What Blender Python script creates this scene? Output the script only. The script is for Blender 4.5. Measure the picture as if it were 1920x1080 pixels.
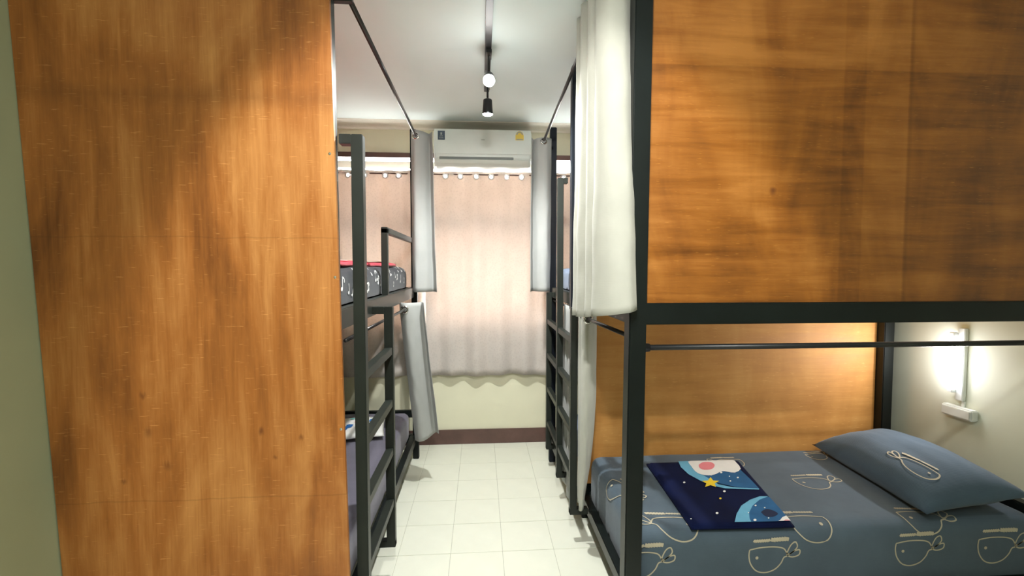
import bpy, bmesh, math, random
from mathutils import Vector, Matrix, noise
random.seed(7)
sc = bpy.context.scene
for o in list(bpy.data.objects): bpy.data.objects.remove(o)

# ---------------------------------------------------------------- camera, world, exposure, main lights
FPX, YAW, PITCH, CAMZ = 850.0, math.radians(3.97), math.radians(2.63), 1.65
FW = Vector((math.sin(YAW)*math.cos(PITCH), math.cos(YAW)*math.cos(PITCH), -math.sin(PITCH)))
RT = Vector((math.cos(YAW), -math.sin(YAW), 0)); UP = RT.cross(FW)
cd = bpy.data.cameras.new('camera'); cam = bpy.data.objects.new('camera', cd)
sc.collection.objects.link(cam); sc.camera = cam
cd.sensor_width = 36; cd.lens = FPX*36/1920; cd.clip_start = .02
m = Matrix((RT, UP, -FW)).transposed().to_4x4(); m.translation = (0, 0, CAMZ); cam.matrix_world = m

w = bpy.data.worlds.new('daylight'); sc.world = w; w.use_nodes = True
bg = w.node_tree.nodes['Background']; bg.inputs[0].default_value = (1.0, .97, .93, 1); bg.inputs[1].default_value = 17
sc.view_settings.view_transform = 'Standard'; sc.view_settings.look = 'None'
sc.view_settings.gamma = 1; sc.view_settings.use_curve_mapping = False
sc.view_settings.exposure = 0.55

def spot(name, loc, aim, watts, deg, blend, col=(1, .97, .90), r=.03):
    l = bpy.data.lights.new(name, 'SPOT'); l.energy = watts; l.spot_size = math.radians(deg); l.spot_blend = blend
    l.color = col; l.shadow_soft_size = r
    o = bpy.data.objects.new(name, l); sc.collection.objects.link(o); o.location = loc
    o.rotation_euler = (Vector(aim)-Vector(loc)).to_track_quat('-Z', 'Y').to_euler(); return o
def point(name, loc, watts, col=(1, .97, .92), r=.05):
    l = bpy.data.lights.new(name, 'POINT'); l.energy = watts; l.color = col; l.shadow_soft_size = r
    o = bpy.data.objects.new(name, l); sc.collection.objects.link(o); o.location = loc; return o
# the track heads: the one in view over the aisle, the next one further on, two above the camera, then an added fill spot
spot('track_beam', (.055, 2.63, 2.70), (.05, 2.45, 0), 120, 164, .7, (.98, 1, .97))
spot('track_beam', (.057, 3.12, 2.70), (.05, 3.45, 0), 22, 100, .8, (.98, 1, .97))
spot('track_beam', (.05, .20, 2.68), (.10, 2.0, 1.42), 100, 79, .32, (1, .98, .93))
spot('track_beam', (.05, .70, 2.68), (1.35, 1.90, 2.15), 40, 100, .8, (1, .98, .93))
spot('track_beam', (.05, -.45, 2.68), (.3, 1.2, .6), 14, 160, .9, (.95, 1, .98))  # wide unseen fill spot added behind the camera, no track head belongs to it
point('bulb_spill', (.052, 2.66, 2.52), 1.6, (.93, 1, 1), .05)
point('fill_light', (.05, -.70, 2.45), 19, (.93, 1, 1), .10)  # unseen point light added behind the camera to brighten the ceiling
def area(name, loc, size, watts, col, rot=(0, 0, 0), sy=None):
    l = bpy.data.lights.new(name, 'AREA'); l.energy = watts; l.color = col; l.size = size
    if sy: l.shape = 'RECTANGLE'; l.size_y = sy
    o = bpy.data.objects.new(name, l); sc.collection.objects.link(o); o.location = loc; o.rotation_euler = rot; return o
# bunk reading lamp on the right wall
area('bunk_lamp_glow', (2.70, 2.435, 1.10), .04, 5, (.96, .97, 1), (0, math.radians(90), 0), .28)
point('bunk_lamp_light', (2.62, 2.435, 1.10), 1.6, (.96, .97, 1), .07)

# ---------------------------------------------------------------- helpers
def pix(x, y, X=None, Y=None, Z=None):
    d = FW + RT*((x-960)/FPX) - UP*((y-540)/FPX)
    t = X/d.x if X is not None else Y/d.y if Y is not None else (Z-CAMZ)/d.z
    return Vector((0, 0, CAMZ)) + d*t
ORG = {}
def link(o):
    sc.collection.objects.link(o); return o
def thing(name, label, cat, loc, group=None):
    o = link(bpy.data.objects.new(name, None)); o.location = loc; o.empty_display_size = .05
    ORG[o.name] = Vector(loc); o['label'] = label; o['category'] = cat
    if group: o['group'] = group
    return o
def tag(o, label, cat, group=None):
    o['label'] = label; o['category'] = cat
    if group: o['group'] = group
    return o
def obj(name, bm, mat, parent=None, smooth=False, label=None, kind=None, base=None):
    """bm is in world coordinates; the object's origin goes to its base (top level) or its thing's base (part)"""
    if parent is not None: org = ORG[parent.name]
    elif base is not None: org = Vector(base)
    else:
        xs = [v.co for v in bm.verts]
        org = Vector(((min(c.x for c in xs)+max(c.x for c in xs))/2, (min(c.y for c in xs)+max(c.y for c in xs))/2, min(c.z for c in xs)))
    bmesh.ops.translate(bm, verts=bm.verts, vec=-org)
    me = bpy.data.meshes.new(name); bm.to_mesh(me); bm.free(); me.materials.append(mat)
    if smooth:
        for p in me.polygons: p.use_smooth = True
    o = link(bpy.data.objects.new(name, me))
    if parent is not None: o.parent = parent
    else: o.location = org
    ORG[o.name] = org
    if label: o['label'] = label
    if kind: o['kind'] = kind
    return o
def B(): return bmesh.new()
def box(bm, x0, x1, y0, y1, z0, z1, bev=0, top=None):
    """axis box; top=(dx,dy) shifts the upper face"""
    dx, dy = top or (0, 0)
    co = [(x0, y0, z0), (x1, y0, z0), (x1, y1, z0), (x0, y1, z0), (x0+dx, y0+dy, z1), (x1+dx, y0+dy, z1), (x1+dx, y1+dy, z1), (x0+dx, y1+dy, z1)]
    v = [bm.verts.new(c) for c in co]
    f = [bm.faces.new([v[i] for i in q]) for q in ((3, 2, 1, 0), (4, 5, 6, 7), (0, 1, 5, 4), (1, 2, 6, 5), (2, 3, 7, 6), (3, 0, 4, 7))]
    if bev:
        es = list({e for q in f for e in q.edges})
        bmesh.ops.bevel(bm, geom=es, offset=bev, segments=2, affect='EDGES')
    return bm
def tube(bm, pts, r, n=10, caps=True, closed=False):
    pts = [Vector(p) for p in pts]; N = len(pts); rings = []
    up = Vector((0, 0, 1))
    for i, p in enumerate(pts):
        a = pts[(i-1) % N] if (closed or i > 0) else p; b = pts[(i+1) % N] if (closed or i < N-1) else p
        t = (b-a).normalized(); s = t.cross(up)
        if s.length < .05: s = t.cross(Vector((1, 0, 0)))
        s.normalize(); u = s.cross(t)
        rr = r[i] if isinstance(r, (list, tuple)) else r
        rings.append([bm.verts.new(p + (s*math.cos(2*math.pi*k/n) + u*math.sin(2*math.pi*k/n))*rr) for k in range(n)])
    for i in range(N if closed else N-1):
        a, b = rings[i], rings[(i+1) % N]
        for k in range(n): bm.faces.new((a[k], a[(k+1) % n], b[(k+1) % n], b[k]))
    if caps and not closed: bm.faces.new(rings[0][::-1]); bm.faces.new(rings[-1])
    bmesh.ops.recalc_face_normals(bm, faces=bm.faces)
    return bm
def ring(bm, c, axis, R, r, n=20, k=8):
    c = Vector(c); a = Vector(axis).normalized(); s = a.orthogonal().normalized(); u = a.cross(s)
    return tube(bm, [c + (s*math.cos(2*math.pi*i/n)+u*math.sin(2*math.pi*i/n))*R for i in range(n)], r, k, closed=True)
def crom(P, n):
    out = []; P = [Vector(p) for p in P]
    for i in range(len(P)-1):
        a, b, c, d = P[max(i-1, 0)], P[i], P[i+1], P[min(i+2, len(P)-1)]
        for j in range(n):
            t = j/n
            out.append(.5*((2*b)+(c-a)*t+(2*a-5*b+4*c-d)*t*t+(3*b-a-3*c+d)*t**3))
    out.append(P[-1]); return out
def poly(bm, pts, thick):
    """flat shape from a list of 3D points (counter-clockwise from above), given a little thickness downward"""
    v = [bm.verts.new(p) for p in pts]; f = bm.faces.new(v)
    g = bmesh.ops.extrude_face_region(bm, geom=[f]); bmesh.ops.translate(bm, verts=[e for e in g['geom'] if isinstance(e, bmesh.types.BMVert)], vec=(0, 0, thick))
    bmesh.ops.recalc_face_normals(bm, faces=bm.faces); return bm

# ---------------------------------------------------------------- materials
class NT:
    def __init__(s, name):
        s.m = bpy.data.materials.new(name); s.m.use_nodes = True; s.t = s.m.node_tree; s.b = s.t.nodes['Principled BSDF']
    def n(s, kind, **kw):
        x = s.t.nodes.new(kind)
        for k, v in kw.items(): setattr(x, k, v)
        return x
    def put(s, sock, v):
        if isinstance(v, bpy.types.NodeSocket): s.t.links.new(v, sock)
        elif v is not None: sock.default_value = v
    def math(s, op, a, b=None, c=None, clamp=False):
        x = s.n('ShaderNodeMath', operation=op, use_clamp=clamp)
        for i, v in enumerate((a, b, c)):
            if v is not None: s.put(x.inputs[i], v)
        return x.outputs[0]
    def coord(s, scale=(1, 1, 1), loc=(0, 0, 0), rot=(0, 0, 0)):
        c = s.n('ShaderNodeTexCoord'); mp = s.n('ShaderNodeMapping')
        mp.inputs['Scale'].default_value = scale; mp.inputs['Location'].default_value = loc; mp.inputs['Rotation'].default_value = rot
        s.t.links.new(c.outputs['Object'], mp.inputs[0]); return mp.outputs[0]
    def noise(s, vec, scale, detail=4, rough=.55, dist=0):
        x = s.n('ShaderNodeTexNoise'); s.put(x.inputs['Vector'], vec); x.inputs['Scale'].default_value = scale
        x.inputs['Detail'].default_value = detail; x.inputs['Roughness'].default_value = rough; x.inputs['Distortion'].default_value = dist
        return x.outputs['Fac']
    def ramp(s, fac, stops):
        x = s.n('ShaderNodeValToRGB'); e = x.color_ramp.elements
        while len(e) < len(stops): e.new(.5)
        for i, (p, c) in enumerate(stops): e[i].position = p; e[i].color = tuple(c)+(1,) if len(c) == 3 else c
        s.put(x.inputs[0], fac); return x.outputs[0]
    def mix(s, fac, a, b, mode='MIX'):
        x = s.n('ShaderNodeMix', data_type='RGBA', blend_type=mode)
        for k, v in ((0, fac), (6, a), (7, b)):
            if not isinstance(v, bpy.types.NodeSocket) and k and len(v) == 3: v = tuple(v)+(1,)
            s.put(x.inputs[k], v)
        return x.outputs[2]
    def rng(s, v, a, b, c=0, d=1):
        x = s.n('ShaderNodeMapRange'); x.clamp = True
        for i, q in enumerate((v, a, b, c, d)): s.put(x.inputs[i], q)
        return x.outputs[0]
    def bump(s, h, st=.2, dist=.01):
        x = s.n('ShaderNodeBump'); x.inputs['Strength'].default_value = st; x.inputs['Distance'].default_value = dist
        s.put(x.inputs['Height'], h); s.t.links.new(x.outputs[0], s.b.inputs['Normal'])
    def xyz(s, vec):
        x = s.n('ShaderNodeSeparateXYZ'); s.put(x.inputs[0], vec); return x.outputs
def plain(name, col, rough=.5, metal=0, var=.12, scale=14, bump=0, bscale=60, spec=.5):
    t = NT(name); v = t.coord()
    c = t.ramp(t.noise(v, scale), [(.3, [x*(1-var) for x in col]), (.7, [min(1, x*(1+var)) for x in col])])
    t.put(t.b.inputs['Base Color'], c); t.b.inputs['Roughness'].default_value = rough; t.b.inputs['Metallic'].default_value = metal
    t.b.inputs['Specular IOR Level'].default_value = spec
    if bump: t.bump(t.noise(v, bscale, 3), bump, .004)
    return t.m
def glow(name, col, st):
    t = NT(name); t.put(t.b.inputs['Base Color'], (.9, .9, .9, 1)); t.b.inputs['Emission Color'].default_value = tuple(col)+(1,)
    t.put(t.b.inputs['Emission Strength'], t.rng(t.noise(t.coord(), 30), .2, .8, st*.97, st)); return t.m

def wood(name, along, c_dark, c_mid, c_light, seams=(), vseams=(), knots=(), tones=(), contrast=1.0, seed=0, rough=.34, coat=.15):
    """rotary-cut plywood with a stained, unevenly absorbed finish. along = axis of the grain (0 x, 2 z); knots/seams in object metres"""
    t = NT(name); o = t.coord(loc=(seed*3.1, 0, seed*1.7)); raw = t.coord(); X, Y, Z = t.xyz(raw)
    sc1 = [9, 9, 9]; sc1[along] = 1.0
    sc2 = [130, 130, 130]; sc2[along] = 5
    sc3 = [3.2, 3.2, 1.2]
    g1 = t.noise(t.coord(sc1, (seed, seed*.3, seed*2)), 1.6, 6, .6, .5)
    g2 = t.noise(t.coord(sc2, (seed, 0, 0)), 1, 3, .6)
    g3 = t.noise(t.coord(sc3, (seed*5, 0, seed)), 1.0, 4, .55, .8)
    f = t.math('ADD', t.math('MULTIPLY', g1, .42), t.math('MULTIPLY', g3, .5))
    f = t.math('ADD', f, t.math('MULTIPLY', g2, .10))
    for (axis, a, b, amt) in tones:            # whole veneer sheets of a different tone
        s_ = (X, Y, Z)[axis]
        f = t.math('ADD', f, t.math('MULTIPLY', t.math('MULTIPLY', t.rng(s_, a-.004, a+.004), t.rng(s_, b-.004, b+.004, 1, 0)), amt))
    k = .17/contrast
    col = t.ramp(f, [(.51-k, c_dark), (.51, c_mid), (.51+k, c_light)])
    # short pale flecks across the grain
    s4 = [26, 26, 26]; s4[along] = 26; fl = t.noise(t.coord((7, 7, 75), (seed, 2, 0)), 3.2, 2, .5)
    col = t.mix(t.math('MULTIPLY', t.rng(fl, .66, .74), .30), col, (min(1, c_light[0]*1.5), min(1, c_light[1]*1.7), min(1, c_light[2]*2.0)))
    for z, wd, amt in seams:
        wob = t.math('ADD', Z, t.math('MULTIPLY', t.math('SUBTRACT', t.noise(t.coord((6, 6, 6)), 1, 3), .5), .02))
        d = t.math('ABSOLUTE', t.math('SUBTRACT', wob, z))
        col = t.mix(t.math('MULTIPLY', t.rng(d, 0, wd, 1, 0), amt), col, [c*.35 for c in c_dark])
    for x, wd, amt in vseams:
        d = t.math('ABSOLUTE', t.math('SUBTRACT', X, x))
        col = t.mix(t.math('MULTIPLY', t.rng(d, 0, wd, 1, 0), amt), col, [c*.35 for c in c_dark])
    for kx, kz, kr in knots:
        dx = t.math('SUBTRACT', X, kx); dz = t.math('MULTIPLY', t.math('SUBTRACT', t.math('ADD', Z, t.math('MULTIPLY', t.math('SUBTRACT', g2, .5), .03)), kz), .55+(kx*37 % 1)*.7)
        d = t.math('SQRT', t.math('ADD', t.math('MULTIPLY', dx, dx), t.math('MULTIPLY', dz, dz)))
        col = t.mix(t.math('MULTIPLY', t.rng(d, kr*.2, kr, 1, 0), .35+(kz*53 % 1)*.35), col, (.09, .020, .006))
    t.put(t.b.inputs['Base Color'], col)
    t.put(t.b.inputs['Roughness'], t.rng(g1, .2, .8, rough-.05, rough+.14))
    t.b.inputs['Coat Weight'].default_value = coat; t.b.inputs['Coat Roughness'].default_value = .25
    t.bump(t.math('ADD', g2, t.math('MULTIPLY', g1, .6)), .12, .004); return t.m

def cloth(name, col, trans=0, tcol=None, weave=420, rough=.9, var=.06, damask=False, sheen=.15):
    t = NT(name); v = t.coord()
    n1 = t.noise(v, 5, 4)
    wv = t.n('ShaderNodeTexWave', wave_type='BANDS', bands_direction='Z'); wv.inputs['Scale'].default_value = weave/6; wv.inputs['Distortion'].default_value = 1
    t.put(wv.inputs['Vector'], v)
    c = t.ramp(n1, [(.3, [x*(1-var) for x in col]), (.7, [min(1, x*(1+var)) for x in col])])
    if damask:
        vo = t.n('ShaderNodeTexVoronoi'); vo.inputs['Scale'].default_value = 55; t.put(vo.inputs['Vector'], v)
        c = t.mix(t.rng(vo.outputs['Distance'], .25, .45, .22, 0), c, [x*.6 for x in col])
    t.put(t.b.inputs['Base Color'], c); t.b.inputs['Roughness'].default_value = rough; t.b.inputs['Specular IOR Level'].default_value = .2
    t.b.inputs['Sheen Weight'].default_value = sheen
    t.bump(t.math('ADD', t.noise(v, 22, 4), t.math('MULTIPLY', wv.outputs['Fac'], .15)), .18, .006)
    if trans:
        tr = t.n('ShaderNodeBsdfTranslucent'); t.put(tr.inputs[0], tuple(tcol or col)+(1,)); mx = t.n('ShaderNodeMixShader'); mx.inputs[0].default_value = trans
        out = t.t.nodes['Material Output']; t.t.links.new(t.b.outputs[0], mx.inputs[1]); t.t.links.new(tr.outputs[0], mx.inputs[2]); t.t.links.new(mx.outputs[0], out.inputs[0])
    return t.m

M = {}
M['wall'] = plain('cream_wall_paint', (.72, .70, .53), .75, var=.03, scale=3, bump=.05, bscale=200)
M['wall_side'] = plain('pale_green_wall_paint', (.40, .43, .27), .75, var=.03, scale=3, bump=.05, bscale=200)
M['wall_right'] = plain('grey_cream_wall_paint', (.66, .69, .56), .7, var=.03, scale=3, bump=.05, bscale=200)
M['ceil'] = plain('ceiling_paint', (.74, .84, .83), .6, var=.02, scale=2)
M['crown'] = plain('crown_paint', (.72, .71, .62), .6, var=.02)
M['tile'] = plain('glazed_cream_tile', (.80, .81, .70), .28, var=.03, scale=5)
M['grout'] = plain('grout', (.50, .50, .42), .9, var=.1, scale=60)
M['brown'] = plain('brown_painted_board', (.105, .055, .045), .4, var=.2, scale=9)
M['metal'] = plain('black_painted_steel', (.0055, .0085, .0080), .36, var=.15, scale=8, bump=.03, bscale=140, spec=.3)
M['metal2'] = plain('grey_black_painted_steel', (.017, .021, .017), .4, var=.15, scale=8, bump=.03, bscale=140, spec=.35)
M['navy'] = plain('blue_black_painted_steel', (.006, .010, .018), .4, var=.15, scale=8, spec=.3)
M['chrome'] = plain('chrome', (.75, .74, .72), .14, 1, var=.03)
M['rod'] = plain('dark_steel_rod', (.06, .055, .055), .28, .75, var=.1)
M['plastic'] = plain('white_plastic', (.72, .76, .72), .35, var=.015)
M['vent'] = plain('vent_grey_plastic', (.16, .18, .17), .5, var=.05)
M['black'] = plain('black_plastic', (.012, .013, .015), .4, var=.1)
M['curtain'] = cloth('grey_white_curtain', (.50, .50, .445), .12, (.5, .49, .43))
M['curtain2'] = cloth('pale_grey_curtain', (.45, .46, .45), .15, (.5, .5, .48))
M['window_curtain'] = cloth('pinkish_window_curtain', (.62, .57, .53), .22, (.68, .56, .48), damask=True)
M['sheet'] = cloth('slate_blue_sheet', (.075, .105, .135), var=.10)
M['pillowcase'] = cloth('slate_pillowcase', (.062, .095, .13), var=.10)
M['lilac'] = cloth('lilac_grey_sheet', (.15, .14, .185), var=.1)
M['note'] = cloth('charcoal_sheet', (.018, .021, .028), var=.12)
M['bluegrey'] = cloth('blue_grey_sheet', (.20, .25, .36), var=.08)
M['line'] = plain('beige_print', (.46, .41, .30), .9, var=.06)
M['white'] = plain('white_print', (.82, .82, .80), .85, var=.03)
M['pink'] = plain('pink_print', (.80, .25, .28), .85, var=.05)
M['yellow'] = plain('yellow_print', (.85, .62, .03), .85, var=.04)
M['sky'] = plain('light_blue_print', (.14, .42, .62), .85, var=.08)
M['midblue'] = plain('mid_blue_print', (.012, .10, .25), .9, var=.15, scale=12)
M['deep'] = plain('deep_blue_print', (.004, .012, .05), .9, var=.2)
M['navyplush'] = cloth('navy_plush', (.0015, .005, .034), rough=1, var=.3, sheen=0)
M['red'] = cloth('red_plush', (.55, .035, .06), var=.25)
M['coral'] = plain('coral_print', (.85, .40, .30), .9, var=.1)
M['teal'] = plain('teal_print', (.05, .45, .42), .9, var=.05)
M['cobalt'] = plain('cobalt_print', (.02, .14, .42), .9, var=.1)
M['lamp'] = glow('lit_lens', (1, .97, .92), 60)
M['tube'] = glow('lit_tube', (.95, .90, 1), 14)
M['label_navy'] = plain('navy_label', (.05, .075, .11), .5, var=.1)
M['label_yellow'] = plain('yellow_label', (.85, .62, .10), .5, var=.05)
M['grey_print'] = plain('grey_print', (.35, .38, .36), .5, var=.05)
M['bead'] = plain('pale_eyelet', (.85, .80, .78), .2, .3, var=.03)
t = NT('window_glass'); t.put(t.b.inputs['Base Color'], t.ramp(t.noise(t.coord(), 3), [(.2, (.95, .97, .96)), (.8, (1, 1, 1))])); t.b.inputs['Roughness'].default_value = .02
t.b.inputs['Transmission Weight'].default_value = 1; t.b.inputs['IOR'].default_value = 1.02; M['glass'] = t.m
M['ply_l'] = wood('stained_plywood_upright', 2, (.17, .052, .010), (.41, .142, .029), (.66, .295, .085),
                  seams=[(2.268, .05, .22), (1.759, .004, .22), (.781, .004, .25)],
                  knots=[(.228+.02, 1.041, .018), (.293+.02, .908, .022), (.233, 1.177, .016), (.156, .856, .014), (.651, 1.034, .013), (.797, 1.006, .013), (.70, .93, .012)], seed=1)
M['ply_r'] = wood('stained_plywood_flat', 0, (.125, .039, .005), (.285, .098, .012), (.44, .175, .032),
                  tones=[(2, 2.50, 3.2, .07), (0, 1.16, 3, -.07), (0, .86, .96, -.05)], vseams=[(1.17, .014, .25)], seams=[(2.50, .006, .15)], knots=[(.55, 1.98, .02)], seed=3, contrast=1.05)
M['ply_b'] = wood('varnished_plywood', 0, (.40, .165, .032), (.55, .255, .060), (.68, .36, .105), seed=5, contrast=.85, rough=.62, coat=0)
M['ply_edge'] = plain('plywood_edge', (.55, .40, .22), .7, var=.2, scale=40)

# ---------------------------------------------------------------- setting
XL, XR, YN, YF, ZC = -1.60, 2.78, -1.1, 4.2, 2.92
def struct(name, bm, mat, parent=None, **k):
    o = obj(name, bm, mat, parent, base=(0, 0, 0) if parent is None else None, **k)
    if parent is None: o['kind'] = 'structure'
    return o
floor = struct('floor', box(B(), XL-.1, XR+.1, YN-.1, YF+.2, -.12, -.003), M['grout'])
me = None
x0s = [-.177+.3*k for k in range(-6, 11)]; y0s = [2.56+.3*k for k in range(-13, 6)]
for x in x0s:
    for y in y0s:
        if y > YF or x > XR or x+.3 < XL: continue
        if y+.3 < .35: continue                       # beyond the near tiles the floor slab is out of sight
        if me is None:
            me = bpy.data.meshes.new('tile'); bm = box(B(), .0016, .2984, .0016, .2984, -.010, 0, .0012); bm.to_mesh(me); bm.free(); me.materials.append(M['tile'])
        o = link(bpy.data.objects.new('tile', me)); o.location = (x, y, random.uniform(-.0004, .0004)); o.parent = floor
struct('ceiling', box(B(), XL-.2, XR+.1, YN-.1, YF+.2, ZC, ZC+.1), M['ceil'])
# left wall leans a touch outwards, as in the photograph
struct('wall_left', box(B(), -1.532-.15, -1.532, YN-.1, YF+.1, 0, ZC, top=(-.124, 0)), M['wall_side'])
struct('wall_right', box(B(), XR, XR+.1, YN-.1, YF+.1, 0, ZC), M['wall_right'])
struct('wall_near', box(B(), XL-.2, XR+.1, YN-.1, YN, 0, ZC), M['wall'])
WX0, WX1, WZ0, WZ1 = -1.35, 1.15, 1.10, 2.675
bm = B()
box(bm, XL-.2, WX0, YF, YF+.15, 0, ZC); box(bm, WX1, XR+.1, YF, YF+.15, 0, ZC)
box(bm, WX0, WX1, YF, YF+.15, 0, WZ0); box(bm, WX0, WX1, YF, YF+.15, WZ1, ZC)
struct('wall_far', bm, M['wall'])
win = struct('window_1', box(B(), WX0, WX1, YF+.03, YF+.10, WZ0-.005, WZ0+.045), M['brown'])
fr = B(); 
for a in ((WX0, WX0+.05), (WX1-.05, WX1)): box(fr, a[0], a[1], YF-.012, YF+.10, WZ0, WZ1)
box(fr, WX0, WX1, YF-.012, YF+.10, WZ1-.04, WZ1+.004)
obj('window_frame', fr, M['brown'], win)
for x in (-.52, .68): obj('mullion', box(B(), x-.02, x+.02, YF+.02, YF+.08, WZ0+.05, WZ1-.04), M['brown'], win)
obj('transom', box(B(), WX0+.05, WX1-.05, YF+.01, YF+.09, 2.02, 2.09), M['brown'], win)
obj('top_sash', box(B(), WX0+.05, .66, YF+.015, YF+.06, 2.545, 2.605), M['crown'], win)
for a, b in ((WX0+.05, -.54), (-.50, .66), (.70, WX1-.05)):
    for c, d in ((WZ0+.045, 2.02), (2.09, WZ1-.04)):
        obj('pane', box(B(), a, b, YF+.064, YF+.07, c, d), M['glass'], win)
bm = B()   # cove moulding along the far wall: a stepped quarter-round
prof = [(0, 2.885), (-.012, 2.885), (-.02, 2.897), (-.05, 2.905), (-.10, 2.912), (-.17, 2.915), (-.18, 2.92), (0, 2.92)]
vs = [[bm.verts.new((x, YF+p[0], p[1])) for p in prof] for x in (XL-.1, XR)]
for i in range(len(prof)): bm.faces.new((vs[0][i], vs[1][i], vs[1][(i+1) % len(prof)], vs[0][(i+1) % len(prof)]))
bm.faces.new(vs[0]); bm.faces.new(vs[1][::-1]); bmesh.ops.recalc_face_normals(bm, faces=bm.faces)
struct('trim_1', bm, M['crown'])
struct('baseboard_far', box(B(), XL, XR, YF-.018, YF, 0, .135, .003), M['brown'])
struct('baseboard_right', box(B(), XR-.015, XR, YN, YF-.02, 0, .10, .003), M['brown'])

# ---------------------------------------------------------------- bunk beds
def bar(name, par, x0, x1, y0, y1, z0, z1, mat='metal', bev=.004, top=None, label=None):
    return obj(name, box(B(), x0, x1, y0, y1, z0, z1, bev, top), M[mat], par, label=label)

# --- left bunk: runs along the left wall to the window
lb = thing('bunk_bed', 'black steel bunk bed along left wall with tall stained plywood panel closing its near end', 'bed', (-1.05, 2.8, 0))
LX0, LX1, LY0, LY1 = -1.50, -.54, 1.765, 3.93
bm = B(); pts = [(-1.70, 3.0)]
za, zb, zt = 0.0, 0.0, 2.84
def edge(z, a, b): return a[0]+(z-a[1])*(b[0]-a[0])/(b[1]-a[1])
el = lambda z: edge(z, (-1.643, 2.579), (-1.552, .507)); er = lambda z: edge(z, (-.547, 2.622), (-.510, .457))
v = []
for y in (1.74, 1.756):
    v.append([bm.verts.new(c) for c in ((el(.06)+.004, y, .06), (er(.06), y, .06), (er(zt), y, zt), (el(zt)+.004, y, zt))])
bm.faces.new(v[0]); bm.faces.new(v[1][::-1])
for i in range(4): bm.faces.new((v[0][(i+1) % 4], v[0][i], v[1][i], v[1][(i+1) % 4]))
bmesh.ops.recalc_face_normals(bm, faces=bm.faces)
# object space is measured from the left edge of the sheet
panel = obj('end_panel', bm, M['ply_l'], lb)
panel.data.transform(Matrix.Translation((-1.05+1.476, 0, 0))); panel.location = (1.05-1.476, 0, 0)
panel['label'] = 'tall orange brown stained plywood sheet'
for p in ((620, 288), (630, 520), (641, 805)):
    c = pix(p[0], p[1], Y=1.738); bm = B(); bmesh.ops.create_uvsphere(bm, u_segments=10, v_segments=6, radius=.0055); bmesh.ops.scale(bm, vec=(1, .5, 1), verts=bm.verts); bmesh.ops.translate(bm, verts=bm.verts, vec=(c.x-.004, 1.7395, c.z))
    obj('screw', bm, M['chrome'], lb)
bar('post', lb, -.580, -.532, 1.760, 1.808, 0, 2.80, 'metal2', top=(-.018, 0))
bar('post', lb, -.585, -.535, 3.88, 3.93, 0, 2.80, 'metal')
bar('post', lb, -1.50, -1.45, 1.760, 1.808, 0, 2.80, top=(-.05, 0)); bar('post', lb, -1.50, -1.45, 3.88, 3.93, 0, 2.80, top=(-.05, 0))
for z0, z1 in ((.135, .21), (1.395, 1.48)):
    bar('side_rail', lb, -.605, -.560, 1.81, 3.88, z0, z1, 'metal2' if z0 > 1 else 'metal')
    bar('side_rail', lb, -1.49, -1.45, 1.81, 3.88, z0, z1)
    bar('end_rail', lb, -1.45, -.585, 3.885, 3.925, z0, z1); bar('end_rail', lb, -1.45, -.585, 1.765, 1.80, z0, z1)
bar('end_rail', lb, -1.45, -.585, 3.885, 3.925, .36, .42)
for z in (.205, 1.475): bar('bed_board', lb, -1.45, -.63, 1.81, 3.88, z-.03, z-.008, 'metal', 0)
gr = B(); box(gr, -.598, -.560, 2.79, 2.828, 1.48, 1.885, .003); box(gr, -.598, -.560, 2.79, 3.88, 1.855, 1.892, .003)
obj('guard_rail', gr, M['metal2'], lb)
def ladder(par, sx, xa, xb, rails, hook_to, foot_to, rungs, zlo, tall, short, y_t, mat):
    """rails: list of (y0,y1,ztop). brackets run sideways from the rails to the bed frame"""
    L = link(bpy.data.objects.new('ladder', None)); L.empty_display_size = .05; L.parent = par; ORG[L.name] = ORG[par.name]
    for (y0, y1, zt, xt) in rails:
        lo = (min(xt, xb if sx < 0 else xa), max(xt, xb if sx < 0 else xa))
        hi = (xt, xa+.001) if sx < 0 else (xb-.001, xt)
        obj('bracket', box(B(), lo[0], lo[1], y0+.001, y1-.001, zlo, zlo+.035, .002), M[mat], L)
        obj('bracket', box(B(), hi[0], hi[1], y0+.001, y1-.001, zt-.038, zt, .002), M[mat], L)
    for (y0, y1, zt, xt) in rails: obj('rail', box(B(), xa, xb, y0, y1, zlo, zt, .003), M[mat], L)
    ys = sorted((r[0], r[1]) for r in rails)
    for i in range(len(ys)-1):
        for z in rungs: obj('rung', box(B(), xa+.004, xb-.004, ys[i][1], ys[i+1][0], z-.02, z+.018, .002), M[mat], L)
    return L
ladder(lb, -1, -.500, -.455, [(1.815, 1.860, 2.165, -.545), (2.375, 2.415, 1.445, -.562)], 0, 0, (1.215, .942, .685, .412), .165, 0, 0, 0, 'metal2')

# --- near right bunk: head at the right wall, foot at the aisle
rb = thing('bunk_bed', 'black steel bunk bed on the right with plywood front above and slate blue mattress below', 'bed', (1.68, 2.35, 0))
bar('post', rb, .615, .690, 1.865, 1.935, 0, 2.86, 'metal', top=(.022, 0))
bar('post', rb, .640, .655, 1.936, 1.95, .2, 1.39, 'metal')
bar('post', rb, 2.70, 2.76, 1.865, 1.935, 0, 2.86)
bar('post', rb, 2.64, 2.71, 2.775, 2.835, 0, 2.86, 'metal')
bar('leg', rb, .700, .755, 2.785, 2.835, 0, .20)
bar('upright', rb, .556, .628, 2.752, 2.812, 1.385, 2.868, 'navy')
bar('side_rail', rb, .690, 2.70, 1.875, 1.925, 1.405, 1.497); bar('side_rail', rb, .628, 2.64, 2.785, 2.835, 1.405, 1.497)
bar('side_rail', rb, .690, 2.70, 1.875, 1.925, .095, .165); bar('side_rail', rb, .755, 2.64, 2.785, 2.835, .135, .215)
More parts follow.
